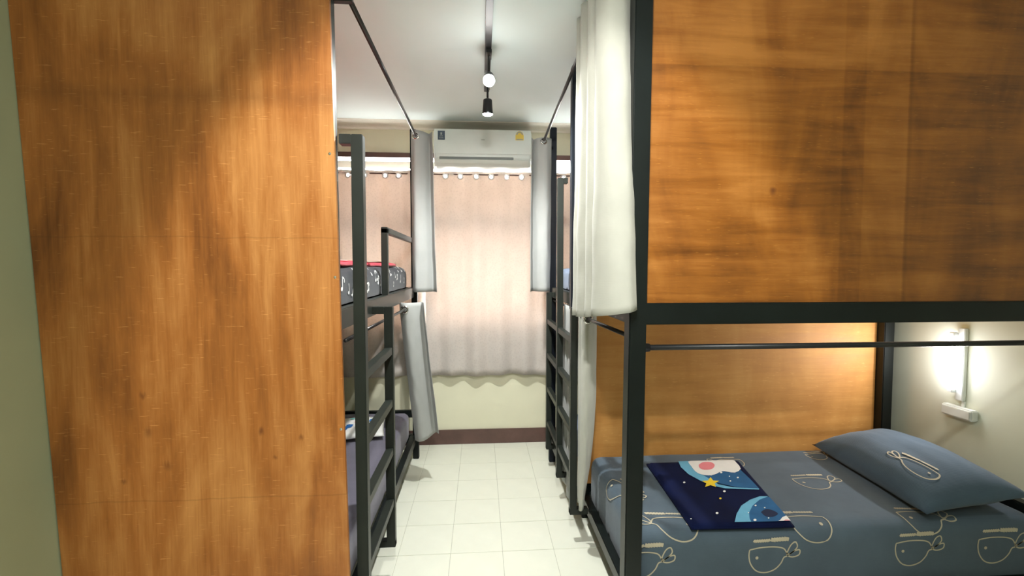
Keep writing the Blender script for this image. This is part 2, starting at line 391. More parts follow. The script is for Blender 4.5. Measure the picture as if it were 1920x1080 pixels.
bar('end_rail', rb, .637, .682, 1.936, 2.752, 1.405, 1.497); bar('end_rail', rb, .645, .690, 1.936, 2.80, .135, .20)
bar('end_rail', rb, 2.70, 2.755, 1.936, 2.775, .36, .47)
bar('bed_board', rb, .69, 2.70, 1.93, 2.78, 1.46, 1.478, 'ply_edge', 0); bar('bed_board', rb, .69, 2.70, 1.935, 2.78, .15, .168, 'metal', 0)
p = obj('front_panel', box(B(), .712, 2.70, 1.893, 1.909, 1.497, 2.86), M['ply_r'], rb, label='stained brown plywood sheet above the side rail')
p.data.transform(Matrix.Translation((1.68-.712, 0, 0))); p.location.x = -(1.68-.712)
p = obj('back_panel', box(B(), .655, 2.64, 2.836, 2.850, .25, 1.405), M['ply_b'], rb, label='golden varnished plywood sheet behind the mattress')
# --- far right bunk
fb = thing('bunk_bed', 'black steel bunk bed in the far right corner with wide three post ladder', 'bed', (1.65, 3.35, 0))
bar('post', fb, .575, .628, 3.735, 3.79, 0, 2.795, 'navy')
bar('post', fb, 2.70, 2.76, 3.735, 3.79, 0, 2.79); bar('post', fb, 2.70, 2.76, 2.87, 2.92, 0, 2.79); bar('post', fb, .66, .71, 2.87, 2.92, 0, 1.39)
for z0, z1 in ((.135, .21), (1.40, 1.482)):
    bar('end_rail', fb, .590, .632, 2.86, 3.735, z0, z1, 'metal2'); bar('end_rail', fb, 2.71, 2.75, 2.92, 3.735, z0, z1)
    bar('side_rail', fb, .632, 2.70, 3.74, 3.785, z0, z1); bar('side_rail', fb, .71, 2.70, 2.875, 2.915, z0, z1)
    bar('bed_board', fb, .633, 2.70, 2.92, 3.735, z1-.06, z1-.045, 'ply_edge', 0)
ladder(fb, 1, .530, .571, [(3.10, 3.145, 2.262, .600), (3.60, 3.645, 1.448, .591), (2.62, 2.662, 1.412, .640)], 0, 0, (1.215, .940, .665, .385), .165, 0, 0, 0, 'metal2')

# ---------------------------------------------------------------- bedding
def softbox(bm, x0, x1, y0, y1, z0, z1, r, nx=40, ny=24, amp=.004, fs=4, sag=0, seed=0):
    """mattress: rounded top edges, slightly bulging sides, wrinkled top"""
    import itertools
    def prof(L, W, t): pass
    nz = 8
    lx, ly, lz = x1-x0, y1-y0, z1-z0
    def pos(a, b, c):
        p = Vector((x0+lx*a, y0+ly*b, z0+lz*c))
        q = Vector((min(max(p.x, x0+r), x1-r), min(max(p.y, y0+r), y1-r), min(max(p.z, z0+r*.4), z1-r)))
        d = p-q
        if d.length > 1e-6:
            k = sum(1 for e in d if abs(e) > 1e-6)
            if k > 1: p = q + d.normalized()*max(abs(d.x), abs(d.y), abs(d.z))
        n_ = noise.noise(Vector((p.x*fs+seed, p.y*fs, p.z*fs)))*amp + noise.noise(Vector((p.x*fs*3+seed, p.y*fs*2.2, 7)))*amp*.5
        s_ = sag*math.sin(math.pi*a)*math.sin(math.pi*b) if c > .5 else 0
        return p + Vector((0, 0, n_*(.2+.8*c)+s_*c))
    def face(fn, na, nb, flip):
        g = [[bm.verts.new(fn(i/na, j/nb)) for j in range(nb+1)] for i in range(na+1)]
        for i in range(na):
            for j in range(nb):
                q = (g[i][j], g[i+1][j], g[i+1][j+1], g[i][j+1]); bm.faces.new(q[::-1] if flip else q)
    def ss(t, n): return t
    face(lambda a, b: pos(a, b, 1), nx, ny, False); face(lambda a, b: pos(a, b, 0), 4, 4, True)
    face(lambda a, c: pos(a, 0, c), nx, nz, False); face(lambda a, c: pos(a, 1, c), nx, nz, True)
    face(lambda b, c: pos(0, b, c), ny, nz, True); face(lambda b, c: pos(1, b, c), ny, nz, False)
    bmesh.ops.remove_doubles(bm, verts=bm.verts, dist=.0008); return bm
def ribbon(bm, fn, pts, wd, n=6, lift=.0015, smooth=True):
    """drawn line laid on a surface: pts in surface coordinates, fn maps (u,v,lift) to space"""
    P = crom([(a, b, 0) for a, b in pts], n) if smooth else [Vector((a, b, 0)) for a, b in pts]
    L = []
    for i, p in enumerate(P):
        a = P[max(i-1, 0)]; b = P[min(i+1, len(P)-1)]; t = (b-a); t.normalize() if t.length > 0 else None
        s = Vector((-t.y, t.x, 0))*wd/2
        L.append((bm.verts.new(fn(p.x+s.x, p.y+s.y, lift)), bm.verts.new(fn(p.x-s.x, p.y-s.y, lift))))
    for i in range(len(L)-1): bm.faces.new((L[i][0], L[i][1], L[i+1][1], L[i+1][0]))
WHALE = [(-.50, .23), (-.2, .27), (.15, .26), (.36, .20), (.46, .06), (.58, .10), (.70, .22), (.66, .34), (.54, .28), (.44, .06), (.56, -.02), (.74, .02), (.76, .14), (.62, .12), (.46, .02),
         (.36, -.02), (.28, -.16), (.12, -.30), (-.12, -.36), (-.34, -.30), (-.48, -.12), (-.52, .08), (-.50, .23)]
def whale(bm, fn, cu, cv, size, ang, flip=1, wd=.006, words=True):
    ca, sa = math.cos(ang), math.sin(ang)
    T = lambda p: (cu+size*(p[0]*flip*ca-p[1]*sa), cv+size*(p[0]*flip*sa+p[1]*ca))
    ribbon(bm, fn, [T(p) for p in WHALE], wd)
    c = T((-.32, .02)); bm.faces.new([bm.verts.new(fn(c[0]+.04*size*math.cos(k*math.pi/4), c[1]+.04*size*math.sin(k*math.pi/4), .0015)) for k in range(8)])
    if words:      # the illegible scribble printed over each drawing
        ribbon(bm, fn, [T(p) for p in [(-.40+.02*i, .42+.02*((i*7) % 3-1)) for i in range(22)]], wd*1.5, 2)
        ribbon(bm, fn, [T(p) for p in [(.06+.022*i, .42+.035*((i*5) % 3-1)) for i in range(20)]], wd*1.8, 2)

# near right lower mattress
MX0, MX1, MY0, MY1, MZ0, MZ1, MR = .692, 2.70, 1.862, 2.83, .169, .448, .065
mat = thing('mattress', 'slate blue mattress with beige whale drawings on the right lower bunk', 'mattress', ((MX0+MX1)/2, (MY0+MY1)/2, MZ0))
bm = softbox(B(), MX0+.004, MX1-.004, MY0+.078, MY1, MZ0, MZ1, MR, 60, 36, .004, 3, seed=2)
obj('sheet', bm, M['sheet'], mat, True)
FY = MY0+.078
def top_fn(u, v, l):
    """u = world x; v = world y on the top, going down the front side when v < front edge + radius"""
    arc = FY+MR
    nz = noise.noise(Vector((u*3+2, v*3, MZ1*3)))*.004+noise.noise(Vector((u*9+2, v*6.6, 7)))*.002
    if v >= arc: return Vector((u, v, MZ1+l+nz+.0005))
    s = arc-v
    if s < MR*math.pi/2:
        a = s/MR; return Vector((u, arc-math.sin(a)*(MR+l), MZ1-MR+math.cos(a)*(MR+l)+nz))
    return Vector((u, FY-l, MZ1-MR-(s-MR*math.pi/2)))
def mark(px, py): q = pix(px, py, Z=MZ1); return q.x, q.y
for (px, py, size, ang, flip) in ((1530, 905, .21, .0, 1), (1513, 981, .22, -.05, -1), (1262, 984, .22, -.1, -1), (1535, 856, .14, .1, 1), (1368, 867, .17, 0, -1), (1735, 971, .20, -.1, 1), (1925, 1000, .2, 0, 1)):
    bm = B(); u, v = mark(px, py); whale(bm, top_fn, u, v, size, ang, flip); obj('whale_print', bm, M['line'], mat)
for (px, size, fl) in ((1445, .19, 1), (1718, .19, 1), (1208, .19, 1)):
    q = pix(px, 1060, Y=1.93); bm = B(); whale(bm, top_fn, q.x, FY-.105, size, .03, fl, .006); obj('whale_print', bm, M['line'], mat)
# the drawing over the rounded foot corner
def foot_fn(u, v, l):
    ax = MX0+.004+MR
    if u >= ax: return Vector((u, v, MZ1+l+.003))
    s = ax-u; a = s/MR
    if a < math.pi/2: return Vector((ax-math.sin(a)*(MR+l+.002), v, MZ1-MR+math.cos(a)*(MR+l+.002)))
    return Vector((MX0+.004-l-.002, v, MZ1-MR-(s-MR*math.pi/2)))
bm = B(); whale(bm, foot_fn, .745, 2.36, .20, math.radians(-65), 1, .006); obj('whale_print', bm, M['line'], mat)

# pillow
def pillow(bm, cx, cy, cz, sx, sy, h, rotz, tilt, n=28, seed=0):
    Rm = Matrix.Translation((cx, cy, cz)) @ Matrix.Rotation(rotz, 4, 'Z') @ Matrix.Rotation(tilt, 4, 'Y')
    def S(a, b, side):
        px, py = 1-abs(a)**2.6, 1-abs(b)**2.6
        z = h/2*(max(px, 0)*max(py, 0))**.55
        pull = 1-.06*(1-abs(a)**2)*(abs(b)**3)
        pull2 = 1-.05*(1-abs(b)**2)*(abs(a)**3)
        w_ = noise.noise(Vector((a*2+seed, b*2, side)))*.010+noise.noise(Vector((a*6+seed, b*3, side)))*.004
        return Rm @ Vector((a*sx/2*pull2, b*sy/2*pull, side*z*(1 if side > 0 else .55)+w_*(max(px, 0)*max(py, 0))**.4))
    for side in (1, -1):
        g = [[bm.verts.new(S(2*i/n-1, 2*j/n-1, side)) for j in range(n+1)] for i in range(n+1)]
        for i in range(n):
            for j in range(n):
                q = (g[i][j], g[i+1][j], g[i+1][j+1], g[i][j+1]); bm.faces.new(q if side > 0 else q[::-1])
    bmesh.ops.remove_doubles(bm, verts=bm.verts, dist=.0005)
    return lambda u, v, l: S(u, v, 1) + Vector((0, 0, l+.001))
pl = thing('pillow', 'slate blue pillow with a beige whale drawing leaning by the right wall', 'pillow', (2.36, 2.35, MZ1))
bm = B(); pf = pillow(bm, 2.365, 2.33, MZ1+.088, .50, .84, .26, math.radians(-5), math.radians(-10), seed=4)
obj('pillowcase', bm, M['pillowcase'], pl, True)
bm = B(); whale(bm, lambda u, v, l: pf(u, v, l+.002), -.42, -.50, .50, math.radians(-75), -1, .020, True); obj('whale_print', bm, M['line'], pl)

# folded navy plush blanket with night sky print
BZ = MZ1+.006
c4 = [pix(x, y, Z=BZ+.022) for x, y in ((1212, 865), (1385, 861), (1490, 981), (1297, 985))]
bl = thing('blanket', 'folded navy plush blanket with yellow star and moon print on slate blue mattress', 'blanket', (sum((c.x for c in c4))/4, sum((c.y for c in c4))/4, BZ))
def bq(s, t, z=0):
    p = c4[0].lerp(c4[1], s).lerp(c4[3].lerp(c4[2], s), t); p.z = BZ+.022+z
    d = min(s, 1-s, t, 1-t); p.z -= .014*max(0, 1-d/.022)**2
    p.z += noise.noise(Vector((s*3, t*3, 1)))*.0005; return p
bm = B(); n = 30
g = [[bm.verts.new(bq(i/n, j/n)) for j in range(n+1)] for i in range(n+1)]
g2 = {}
for i in range(n):
    for j in range(n): bm.faces.new((g[i][j], g[i+1][j], g[i+1][j+1], g[i][j+1])[::-1])
rim = [(i, 0) for i in range(n)]+[(n, j) for j in range(n)]+[(n-i, n) for i in range(n)]+[(0, n-j) for j in range(n)]
low = []
for (i, j) in rim:
    q = g[i][j].co.copy(); q.z = BZ; low.append(bm.verts.new(q))
for k in range(len(rim)):
    a, b = rim[k], rim[(k+1) % len(rim)]; bm.faces.new((g[a[0]][a[1]], g[b[0]][b[1]], low[(k+1) % len(rim)], low[k])[::-1])
bm.faces.new(low); bmesh.ops.recalc_face_normals(bm, faces=bm.faces)
obj('folded_cloth', bm, M['navyplush'], bl, True)
def inv(px, py):
    """surface coordinates of the folded cloth for a point on its top plane"""
    q = pix(px, py, Z=BZ+.022); s = t_ = .5
    for _ in range(30):
        p = bq(s, t_); e = Vector((q.x-p.x, q.y-p.y)); ds = bq(s+.01, t_)-p; dt = bq(s, t_+.01)-p
        det = ds.x*dt.y-ds.y*dt.x; s += .01*(e.x*dt.y-e.y*dt.x)/det; t_ += .01*(ds.x*e.y-ds.y*e.x)/det
    return s, t_
def shape(name, pts, mat, lift, sm=0, par=None):
    st = [inv(*p) for p in pts]
    if sm: st = [(c.x, c.y) for c in crom([(a, b, 0) for a, b in st+[st[0]]], sm)][:-1]
    st = [(min(max(a, .022), .978), min(max(b, .022), .978)) for a, b in st]
    bm = B(); vs = []
    for a, b in st:
        p = bq(a, b, lift+.001); vs.append(bm.verts.new(p))
    es = [bm.edges.new((vs[i], vs[(i+1) % len(vs)])) for i in range(len(vs))]
    bmesh.ops.triangle_fill(bm, edges=es, use_beauty=True)
    bmesh.ops.recalc_face_normals(bm, faces=bm.faces)
    for f in bm.faces:
        if f.normal.z < 0: f.normal_flip()
    bmesh.ops.remove_doubles(bm, verts=bm.verts, dist=.0003)
    return obj(name, bm, M[mat], par or bl)
def zc(x, y): return 1200+x/4.5, 840+y/4.5     # measured on a 4.5x enlargement
Z = lambda L: [zc(*p) for p in L]
shape('sky_print', Z([(430, 95), (760, 92), (830, 170), (930, 265), (1010, 350), (800, 330), (660, 300), (560, 260), (500, 200)]), 'midblue', .0012)
shape('moon_print', Z([(305, 92), (412, 92), (450, 165), (500, 215), (560, 248), (660, 310), (780, 335), (1000, 346), (1005, 354), (900, 352), (720, 345), (600, 320), (510, 280), (410, 225), (345, 165)]), 'sky', .0018)
shape('cloud_print', Z([(440, 95), (520, 92), (600, 96), (680, 92), (770, 94), (815, 130), (850, 180), (800, 212), (740, 205), (690, 200), (640, 225), (580, 236), (510, 226), (465, 200), (430, 155), (405, 118)]), 'white', .0026, 2)
shape('blush_print', Z([(495, 148), (530, 126), (600, 126), (630, 150), (608, 182), (545, 190), (503, 174)]), 'pink', .0034, 3)
star = []
for k in range(10):
    r_ = (1.0, .48)[k % 2]; a = math.pi/2+k*math.pi/5; star.append((595+78*r_*math.cos(a), 298-46*r_*math.sin(a)))
shape('star_print', Z(star), 'yellow', .0032)
shape('sky_print', Z([(900, 560), (930, 480), (1000, 430), (1090, 415), (1180, 490), (1250, 560), (1310, 620), (1180, 632), (940, 630)]), 'midblue', .0012)
shape('moon_print', Z([(800, 630), (815, 560), (855, 490), (930, 440), (1010, 412), (1085, 412), (1010, 440), (950, 490), (920, 550), (925, 600), (940, 628)]), 'sky', .0020)
shape('crater_print', Z([(1020, 545), (1060, 520), (1120, 530), (1165, 560), (1120, 585), (1060, 580)]), 'deep', .0020, 3)
shape('cloud_print', Z([(1175, 630), (1200, 590), (1240, 575), (1270, 560), (1290, 590), (1320, 610), (1315, 632), (1240, 640)]), 'white', .0026, 2)
shape('blush_print', Z([(1205, 632), (1225, 612), (1260, 615), (1275, 632), (1240, 638)]), 'pink', .0034, 2)
dots = [(373, 297, 9), (218, 345, 7), (712, 372, 10), (678, 432, 9), (650, 556, 11), (685, 212, 9), (825, 255, 8), (762, 285, 7), (755, 245, 5), (975, 492, 8), (1052, 510, 6), (1085, 598, 6), (970, 615, 12), (430, 605, 6), (915, 552, 5), (600, 235, 5)]
for x, y, r in dots:
    shape('dot_print', Z([(x+r*1.15*math.cos(a*math.pi/4), y-r*.85*math.sin(a*math.pi/4)) for a in range(8)]), 'white' if (x, y) != (678, 432) else 'yellow', .0036)

# left lower mattress and the white printed cloth lying on it
lm = thing('mattress', 'lilac grey mattress on the left lower bunk behind the ladder', 'mattress', (-1.03, 2.84, .211))
obj('sheet', softbox(B(), -1.445, -.608, 1.815, 3.86, .211, .42, .045, 24, 60, .004, 4, seed=8), M['lilac'], lm, True)
pc = thing('pillow', 'small flat white pillow with blue and pink motifs on the left lower bunk', 'pillow', (-.97, 3.42, .424))
bm = B(); qf = pillow(bm, -.93, 3.40, .452, .42, .44, .075, math.radians(10), 0, 18, 9)
obj('pillowcase', bm, M['white'], pc, True)
for (u, v, r, mt) in ((-.42, -.45, .20, 'cobalt'), (-.20, -.30, .13, 'cobalt'), (.12, .12, .16, 'pink'), (.62, -.45, .15, 'teal'), (-.15, .45, .08, 'teal'), (.55, .2, .13, 'cobalt')):
    bm = B(); bm.faces.new([bm.verts.new(qf(u+r*math.cos(k*math.pi/6)*(1+.3*math.sin(2*k)), v+r*1.1*math.sin(k*math.pi/6), .004)) for k in range(12)]); obj('motif_print', bm, M[mt], pc)
# left upper mattress with music notes, red blanket on top
um = thing('mattress', 'thick charcoal mattress with white music notes on the left upper bunk', 'mattress', (-1.03, 2.84, 1.482))
obj('sheet', softbox(B(), -1.445, -.612, 1.815, 3.86, 1.482, 1.655, .07, 24, 70, .006, 5, seed=3), M['note'], um, True)
NX = -.612+.0015
def side_fn(u, v, l):
    # v is the world height on the aisle side, rolling over the rounded top edge
    zt, r = 1.655, .07
    if v <= zt-r: return Vector((-.612+l, u, v))
    a = min((v-(zt-r))/r, 1.4); return Vector((-.612-r+(r+l)*math.cos(a), u, zt-r+(r+l)*math.sin(a)))
rng = random.Random(4)
bm_n = 0
for i in range(24):
    u = 1.98+i*.077+rng.uniform(-.02, .02); v = 1.505+rng.random()*.12; s = rng.uniform(.018, .032); a = rng.uniform(-.4, .4)
    bm = B()
    head = [(u+s*.42*math.cos(k*math.pi/5), v+s*.32*math.sin(k*math.pi/5)) for k in range(10)]
    bm.faces.new([bm.verts.new(side_fn(p[0], p[1], .003)) for p in head])
    tx, tz = u+s*.4+math.sin(a)*s*1.6, v+s*1.7
    ribbon(bm, side_fn, [(u+s*.38, v), (tx, tz)], .006, 3, .003, False)
    if i % 3 == 0:
        bm.faces.new([bm.verts.new(side_fn(p[0]+s*1.3, p[1]+.004, .003)) for p in head]); ribbon(bm, side_fn, [(u+s*1.68, v), (tx+s*1.3, tz+.004)], .006, 3, .003, False)
        ribbon(bm, side_fn, [(tx, tz), (tx+s*1.3, tz+.004)], .009, 3, .003, False)
    elif i % 3 == 1: ribbon(bm, side_fn, [(tx, tz), (tx+s*.5, tz-s*.3), (tx+s*.45, tz-s*.8)], .007, 4, .003)
    obj('note_print', bm, M['white'], um)
rk = thing('blanket', 'thin red blanket with pale patches spread over the left upper mattress', 'blanket', (-1.03, 2.8, 1.66))
bm = B(); n1, n2 = 20, 46
def rq(i, j, dz):
    a, b = i/n1, j/n2; x = -1.40+.735*a; y = 1.86+1.72*b
    return Vector((x+.02*math.sin(b*9), y, 1.668+dz+.007*noise.noise(Vector((x*6, y*6, 0)))-.012*max(0, a-.9)*10*a))
gt = [[bm.verts.new(rq(i, j, .018)) for j in range(n2+1)] for i in range(n1+1)]; gb = [[bm.verts.new(rq(i, j, 0)) for j in range(n2+1)] for i in range(n1+1)]
for i in range(n1):
    for j in range(n2):
        bm.faces.new((gt[i][j], gt[i+1][j], gt[i+1][j+1], gt[i][j+1])); bm.faces.new((gb[i][j], gb[i][j+1], gb[i+1][j+1], gb[i+1][j]))
for i in range(n1):
    bm.faces.new((gt[i][0], gb[i][0], gb[i+1][0], gt[i+1][0])); bm.faces.new((gt[i][n2], gt[i+1][n2], gb[i+1][n2], gb[i][n2]))
for j in range(n2):
    bm.faces.new((gt[0][j], gt[0][j+1], gb[0][j+1], gb[0][j])); bm.faces.new((gt[n1][j], gb[n1][j], gb[n1][j+1], gt[n1][j+1]))
obj('cloth', bm, M['red'], rk, True)
for (y, ln, mt) in ((2.02, .10, 'coral'), (2.35, .16, 'white'), (2.75, .12, 'coral'), (3.25, .14, 'coral'), (3.45, .1, 'white')):
    bm = B(); P_ = []
    for k in range(9):
        a = k/8; P_.append((a, y+ln*(a-.5)))
    vs = []
    for a, yy in P_:
        x0 = -1.40+.735*.965+.02*math.sin((yy-1.86)/1.72*9); wv = .035*math.sin(math.pi*a)+.004
        zz = 1.690+.007*noise.noise(Vector((x0*6, yy*6, 0)))
        vs.append((bm.verts.new((x0-.09-wv, yy, zz+.004)), bm.verts.new((x0+.02, yy, zz-.006))))
    for k in range(8): bm.faces.new((vs[k][0], vs[k][1], vs[k+1][1], vs[k+1][0]))
    obj('patch_print', bm, M[mt], rk)
# far right mattresses
fm = thing('mattress', 'blue grey mattress on the far right upper bunk seen through the ladder', 'mattress', (1.66, 3.33, 1.4845))
obj('sheet', softbox(B(), .638, 2.69, 2.925, 3.73, 1.4845, 1.64, .05, 30, 20, .004, 4, seed=12), M['bluegrey'], fm, True)
fm = thing('mattress', 'blue grey mattress on the far right lower bunk behind white curtain', 'mattress', (1.66, 3.33, .212))
obj('sheet', softbox(B(), .725, 2.69, 2.925, 3.73, .212, .42, .05, 30, 20, .004, 4, seed=13), M['bluegrey'], fm, True)

# ---------------------------------------------------------------- curtains and rods
def curtain(name, label, top, bot, ztop, zbot, mat, group, nz=34, n=9, grommets=(), bulge=None, hem=.035, thick=.003, wr=.004, seed=0, gax=(0, 1, 0), gmat='chrome', holes=None, split=()):
    """top/bot: fold lines in plan (x,y); zbot: one height or a list along the fold line"""
    T = crom([(a, b, 0) for a, b in top], n); Bt = crom([(a, b, 0) for a, b in bot], n); K = len(T)
    zb = zbot if isinstance(zbot, (list, tuple)) else [zbot]*2
    c = Vector((sum(p.x for p in T)/K, sum(p.y for p in T)/K, min(zb)))
    th = thing(name, label, 'curtain', c, group)
    bm = B(); G = []; SS = [j/nz for j in range(nz+1)]
    if holes:
        za_ = (ztop-holes[1])/(ztop-min(zb)); SS = sorted(set([q for q in SS if abs(q-za_) > .016]+[za_+(k-3)*.0045 for k in range(7)]))
        nz = len(SS)-1
    for s in SS:
        row = []
        for i in range(K):
            u = i/(K-1); f = u*(len(zb)-1); q = min(int(f), len(zb)-2); z_b = zb[q]+(zb[q+1]-zb[q])*(f-q)
            p = T[i].lerp(Bt[i], s**1.15 if bulge is None else bulge(s)); z = ztop+(z_b-ztop)*s
            w_ = wr*(.3+s)*noise.noise(Vector((p.x*7+seed, z*5, p.y*7))); w2 = wr*noise.noise(Vector((u*9+seed, z*11, 3)))
            row.append(bm.verts.new((p.x+w_, p.y+w2, z)))
        G.append(row)
    for j in range(nz):
        for i in range(K-1):
            if holes:
                c4_ = (G[j][i].co+G[j][i+1].co+G[j+1][i+1].co+G[j+1][i].co)/4
                if any((c4_.x-hx)**2+(c4_.z-holes[1])**2 < holes[2]**2 for hx in holes[0]): continue
            bm.faces.new((G[j][i], G[j][i+1], G[j+1][i+1], G[j+1][i]))
    o = obj('cloth', bm, M[mat], th, True)
    md = o.modifiers.new('thickness', 'SOLIDIFY'); md.thickness = thick; md.offset = 0
    for gx in grommets:
        gm = B(); ring(gm, gx, gax, .022, .0075); obj('grommet', gm, M[gmat], th, True)
    return th
def rod(label, a, b, r, ends=(True, True), mat='rod', socket='chrome', name='curtain_rod', group=None):
    a, b = Vector(a), Vector(b); th = thing(name, label, 'curtain rod', (a+b)/2, group)
    bm = B(); tube(bm, [a, b], r, 12); obj('rod', bm, M[mat], th, True)
    d = (b-a).normalized()
    for e, p, s in ((ends[0], a, 1), (ends[1], b, -1)):
        if e:
            bm = B(); tube(bm, [p-d*s*.003, p+d*s*.008, p+d*s*.0085, p+d*s*.034], [.031, .030, .020, .018], 16); so = obj('end_socket', bm, M[socket], th, True)
            up = Vector((0, 0, 1)) if abs(d.z) < .9 else Vector((1, 0, 0))
            for k in (-1, 1):
                bm = B(); bmesh.ops.create_uvsphere(bm, u_segments=8, v_segments=6, radius=.006); bmesh.ops.translate(bm, verts=bm.verts, vec=p+d*s*.009+up*k*.025); obj('screw', bm, M['chrome'], so, True)
    return th
RODL, RODR = -.492, .498
lr = rod('thin dark steel curtain rod slanting down from the top of the left plywood panel', (RODL, 1.80, 2.663), (RODL, 3.87, 2.655), .0105, (False, False))
bm = B(); box(bm, -.585, RODL+.012, 1.790, 1.815, 2.650, 2.682, .002); obj('bracket', bm, M['metal2'], lr)
bm = B(); box(bm, -.545, RODL+.01, 3.86, 3.885, 2.64, 2.67, .002); obj('bracket', bm, M['metal'], lr)
rr = rod('thin dark steel curtain rod over the aisle side of the right upper bunks', (.539, 1.95, 2.835), (.497, 3.75, 2.625), .0105, (False, False))
bm = B(); box(bm, RODR-.01, .60, 3.735, 3.76, 2.61, 2.64, .002); obj('bracket', bm, M['metal'], rr)
bm = B(); box(bm, .53, .66, 1.93, 1.95, 2.82, 2.85, .002); obj('bracket', bm, M['metal'], rr)
rod('short dark steel rod under the left upper bunk carrying a grey curtain', (-.530, 1.81, 1.362), (-.530, 3.45, 1.352), .008, (False, False))
rod('short dark rod under the right upper bunk above the whale print mattress', (.640, 1.95, 1.352), (.572, 2.73, 1.366), .010, (False, False))
rod('long black curtain rod across the front of the right lower bunk', (.692, 1.90, 1.303), (2.70, 1.90, 1.303), .0125, (True, False), 'black', 'black')
rod('thin dark rod under the far right upper bunk behind the ladder', (.605, 2.87, 1.375), (.605, 3.72, 1.375), .008, (False, False))

G1 = 'curtains bunched on the bunk rods'
# left upper, near the window
curtain('bed_curtain', 'pale grey curtain bunched on the left upper rod beside the air conditioner', [(-.535, 3.62), (-.50, 3.56), (-.44, 3.60), (-.40, 3.66), (-.37, 3.60), (-.40, 3.72), (-.46, 3.76)],
        [(-.535, 3.63), (-.50, 3.58), (-.43, 3.60), (-.38, 3.66), (-.345, 3.60), (-.38, 3.72), (-.45, 3.76)], 2.70, 1.455, 'curtain2', G1, seed=1, grommets=[(RODL, 3.562, 2.655), (RODL+.01, 3.70, 2.655)])
# right upper far
curtain('bed_curtain', 'pale grey curtain hanging right of the air conditioner', [(.565, 3.62), (.52, 3.58), (.46, 3.60), (.42, 3.66), (.405, 3.60), (.44, 3.70)],
        [(.56, 3.63), (.52, 3.58), (.46, 3.60), (.42, 3.66), (.395, 3.60), (.44, 3.70)], 2.668, 1.455, 'curtain2', G1, seed=2, grommets=[(RODR, 3.575, 2.637)])
# right upper near, large
curtain('bed_curtain', 'large grey white curtain in front of the near right bunk post', [(.640, 1.955), (.60, 1.925), (.535, 1.93), (.50, 1.98), (.53, 2.03), (.49, 2.08), (.525, 2.14), (.485, 2.20), (.52, 2.27), (.49, 2.32)],
        [(.640, 1.82), (.60, 1.795), (.53, 1.82), (.475, 1.90), (.52, 1.97), (.475, 2.04), (.515, 2.11), (.465, 2.18), (.51, 2.26), (.475, 2.32)], 2.905, [1.475, 1.462, 1.445, 1.435, 1.42, 1.412, 1.405, 1.40], 'curtain', G1, nz=44, seed=3, wr=.005)
# right lower near bunk, at the far end of its rod
curtain('bed_curtain', 'narrow grey white curtain hanging beside the three post ladder on the right', [(.655, 2.52), (.63, 2.49), (.59, 2.47), (.565, 2.50), (.595, 2.55), (.57, 2.60)],
        [(.600, 2.56), (.59, 2.53), (.575, 2.50), (.562, 2.53), (.59, 2.58), (.572, 2.61)], 1.405, [.29, .26, .24, .25], 'curtain', G1, seed=4, grommets=[(.594, 2.466, 1.363)], bulge=lambda s: max(0, (s-.45)/.55)**1.7)
# left lower, flaring out over the mattress end
curtain('bed_curtain', 'grey curtain on the left lower bunk flaring out over the floor', [(-.575, 3.26), (-.53, 3.20), (-.47, 3.22), (-.42, 3.28), (-.40, 3.22), (-.44, 3.34)],
        [(-.495, 3.42), (-.455, 3.36), (-.40, 3.37), (-.35, 3.43), (-.315, 3.37), (-.36, 3.50)], 1.40, [.34, .36, .40, .42], 'curtain2', G1, seed=5, grommets=[(-.530, 3.198, 1.354)])
# far right lower bunk
curtain('bed_curtain', 'white curtain of the far right lower bunk spread behind the ladder rungs', [(.605, 2.93), (.585, 2.97), (.615, 3.01), (.583, 3.05), (.612, 3.09), (.584, 3.13)],
        [(.600, 2.90), (.578, 2.98), (.605, 3.07), (.578, 3.16), (.602, 3.26), (.580, 3.38)], 1.39, [.10, .10, .13, .18], 'curtain2', G1, seed=6)
# window curtains, two widths on one rod
def wave(x0, x1, y, n, a, ph=0):
    return [(x0+(x1-x0)*i/n, y+a*(1 if i % 2 else -1)*(.8+.3*math.sin(i*1.7+ph))) for i in range(n+1)]
gl = [-1.157, -1.015, -.836, -.72]; gr_ = [-.309, -.177, -.035, .098, .237, .371, .56, .754, .90]
def zlist(k, z): return [z+.006*math.sin(i*1.3) for i in range(k)]
curtain('window_curtain', 'pinkish window curtain behind the left bunk bed', wave(-1.42, -.50, 4.125, 9, .020), wave(-1.40, -.49, 4.125, 9, .026, 1), 2.505, zlist(8, .66), 'window_curtain', 'window curtains', nz=30, n=12, seed=9, holes=(gl, 2.458, .017), wr=.006,
        grommets=[(x, 4.104, 2.458) for x in gl], gmat='bead', gax=(.1, 1, 0))
curtain('window_curtain', 'pinkish window curtain below the air conditioner', wave(-.49, 1.20, 4.125, 15, .017), wave(-.49, 1.18, 4.125, 15, .026, 2), 2.505, zlist(14, .66), 'window_curtain', 'window curtains', nz=30, n=14, seed=10, holes=(gr_, 2.458, .017), wr=.006,
        grommets=[(x, 4.108, 2.458) for x in gr_], gmat='bead', gax=(.1, 1, 0))
wr_ = rod('brown window curtain rod below the air conditioner', (-1.46, 4.118, 2.478), (1.25, 4.118, 2.478), .006, (False, False), 'brown')
for x in (-1.44, 1.23): obj('bracket', box(B(), x-.012, x+.012, 4.10, 4.20, 2.465, 2.49, .002), M['brown'], wr_)

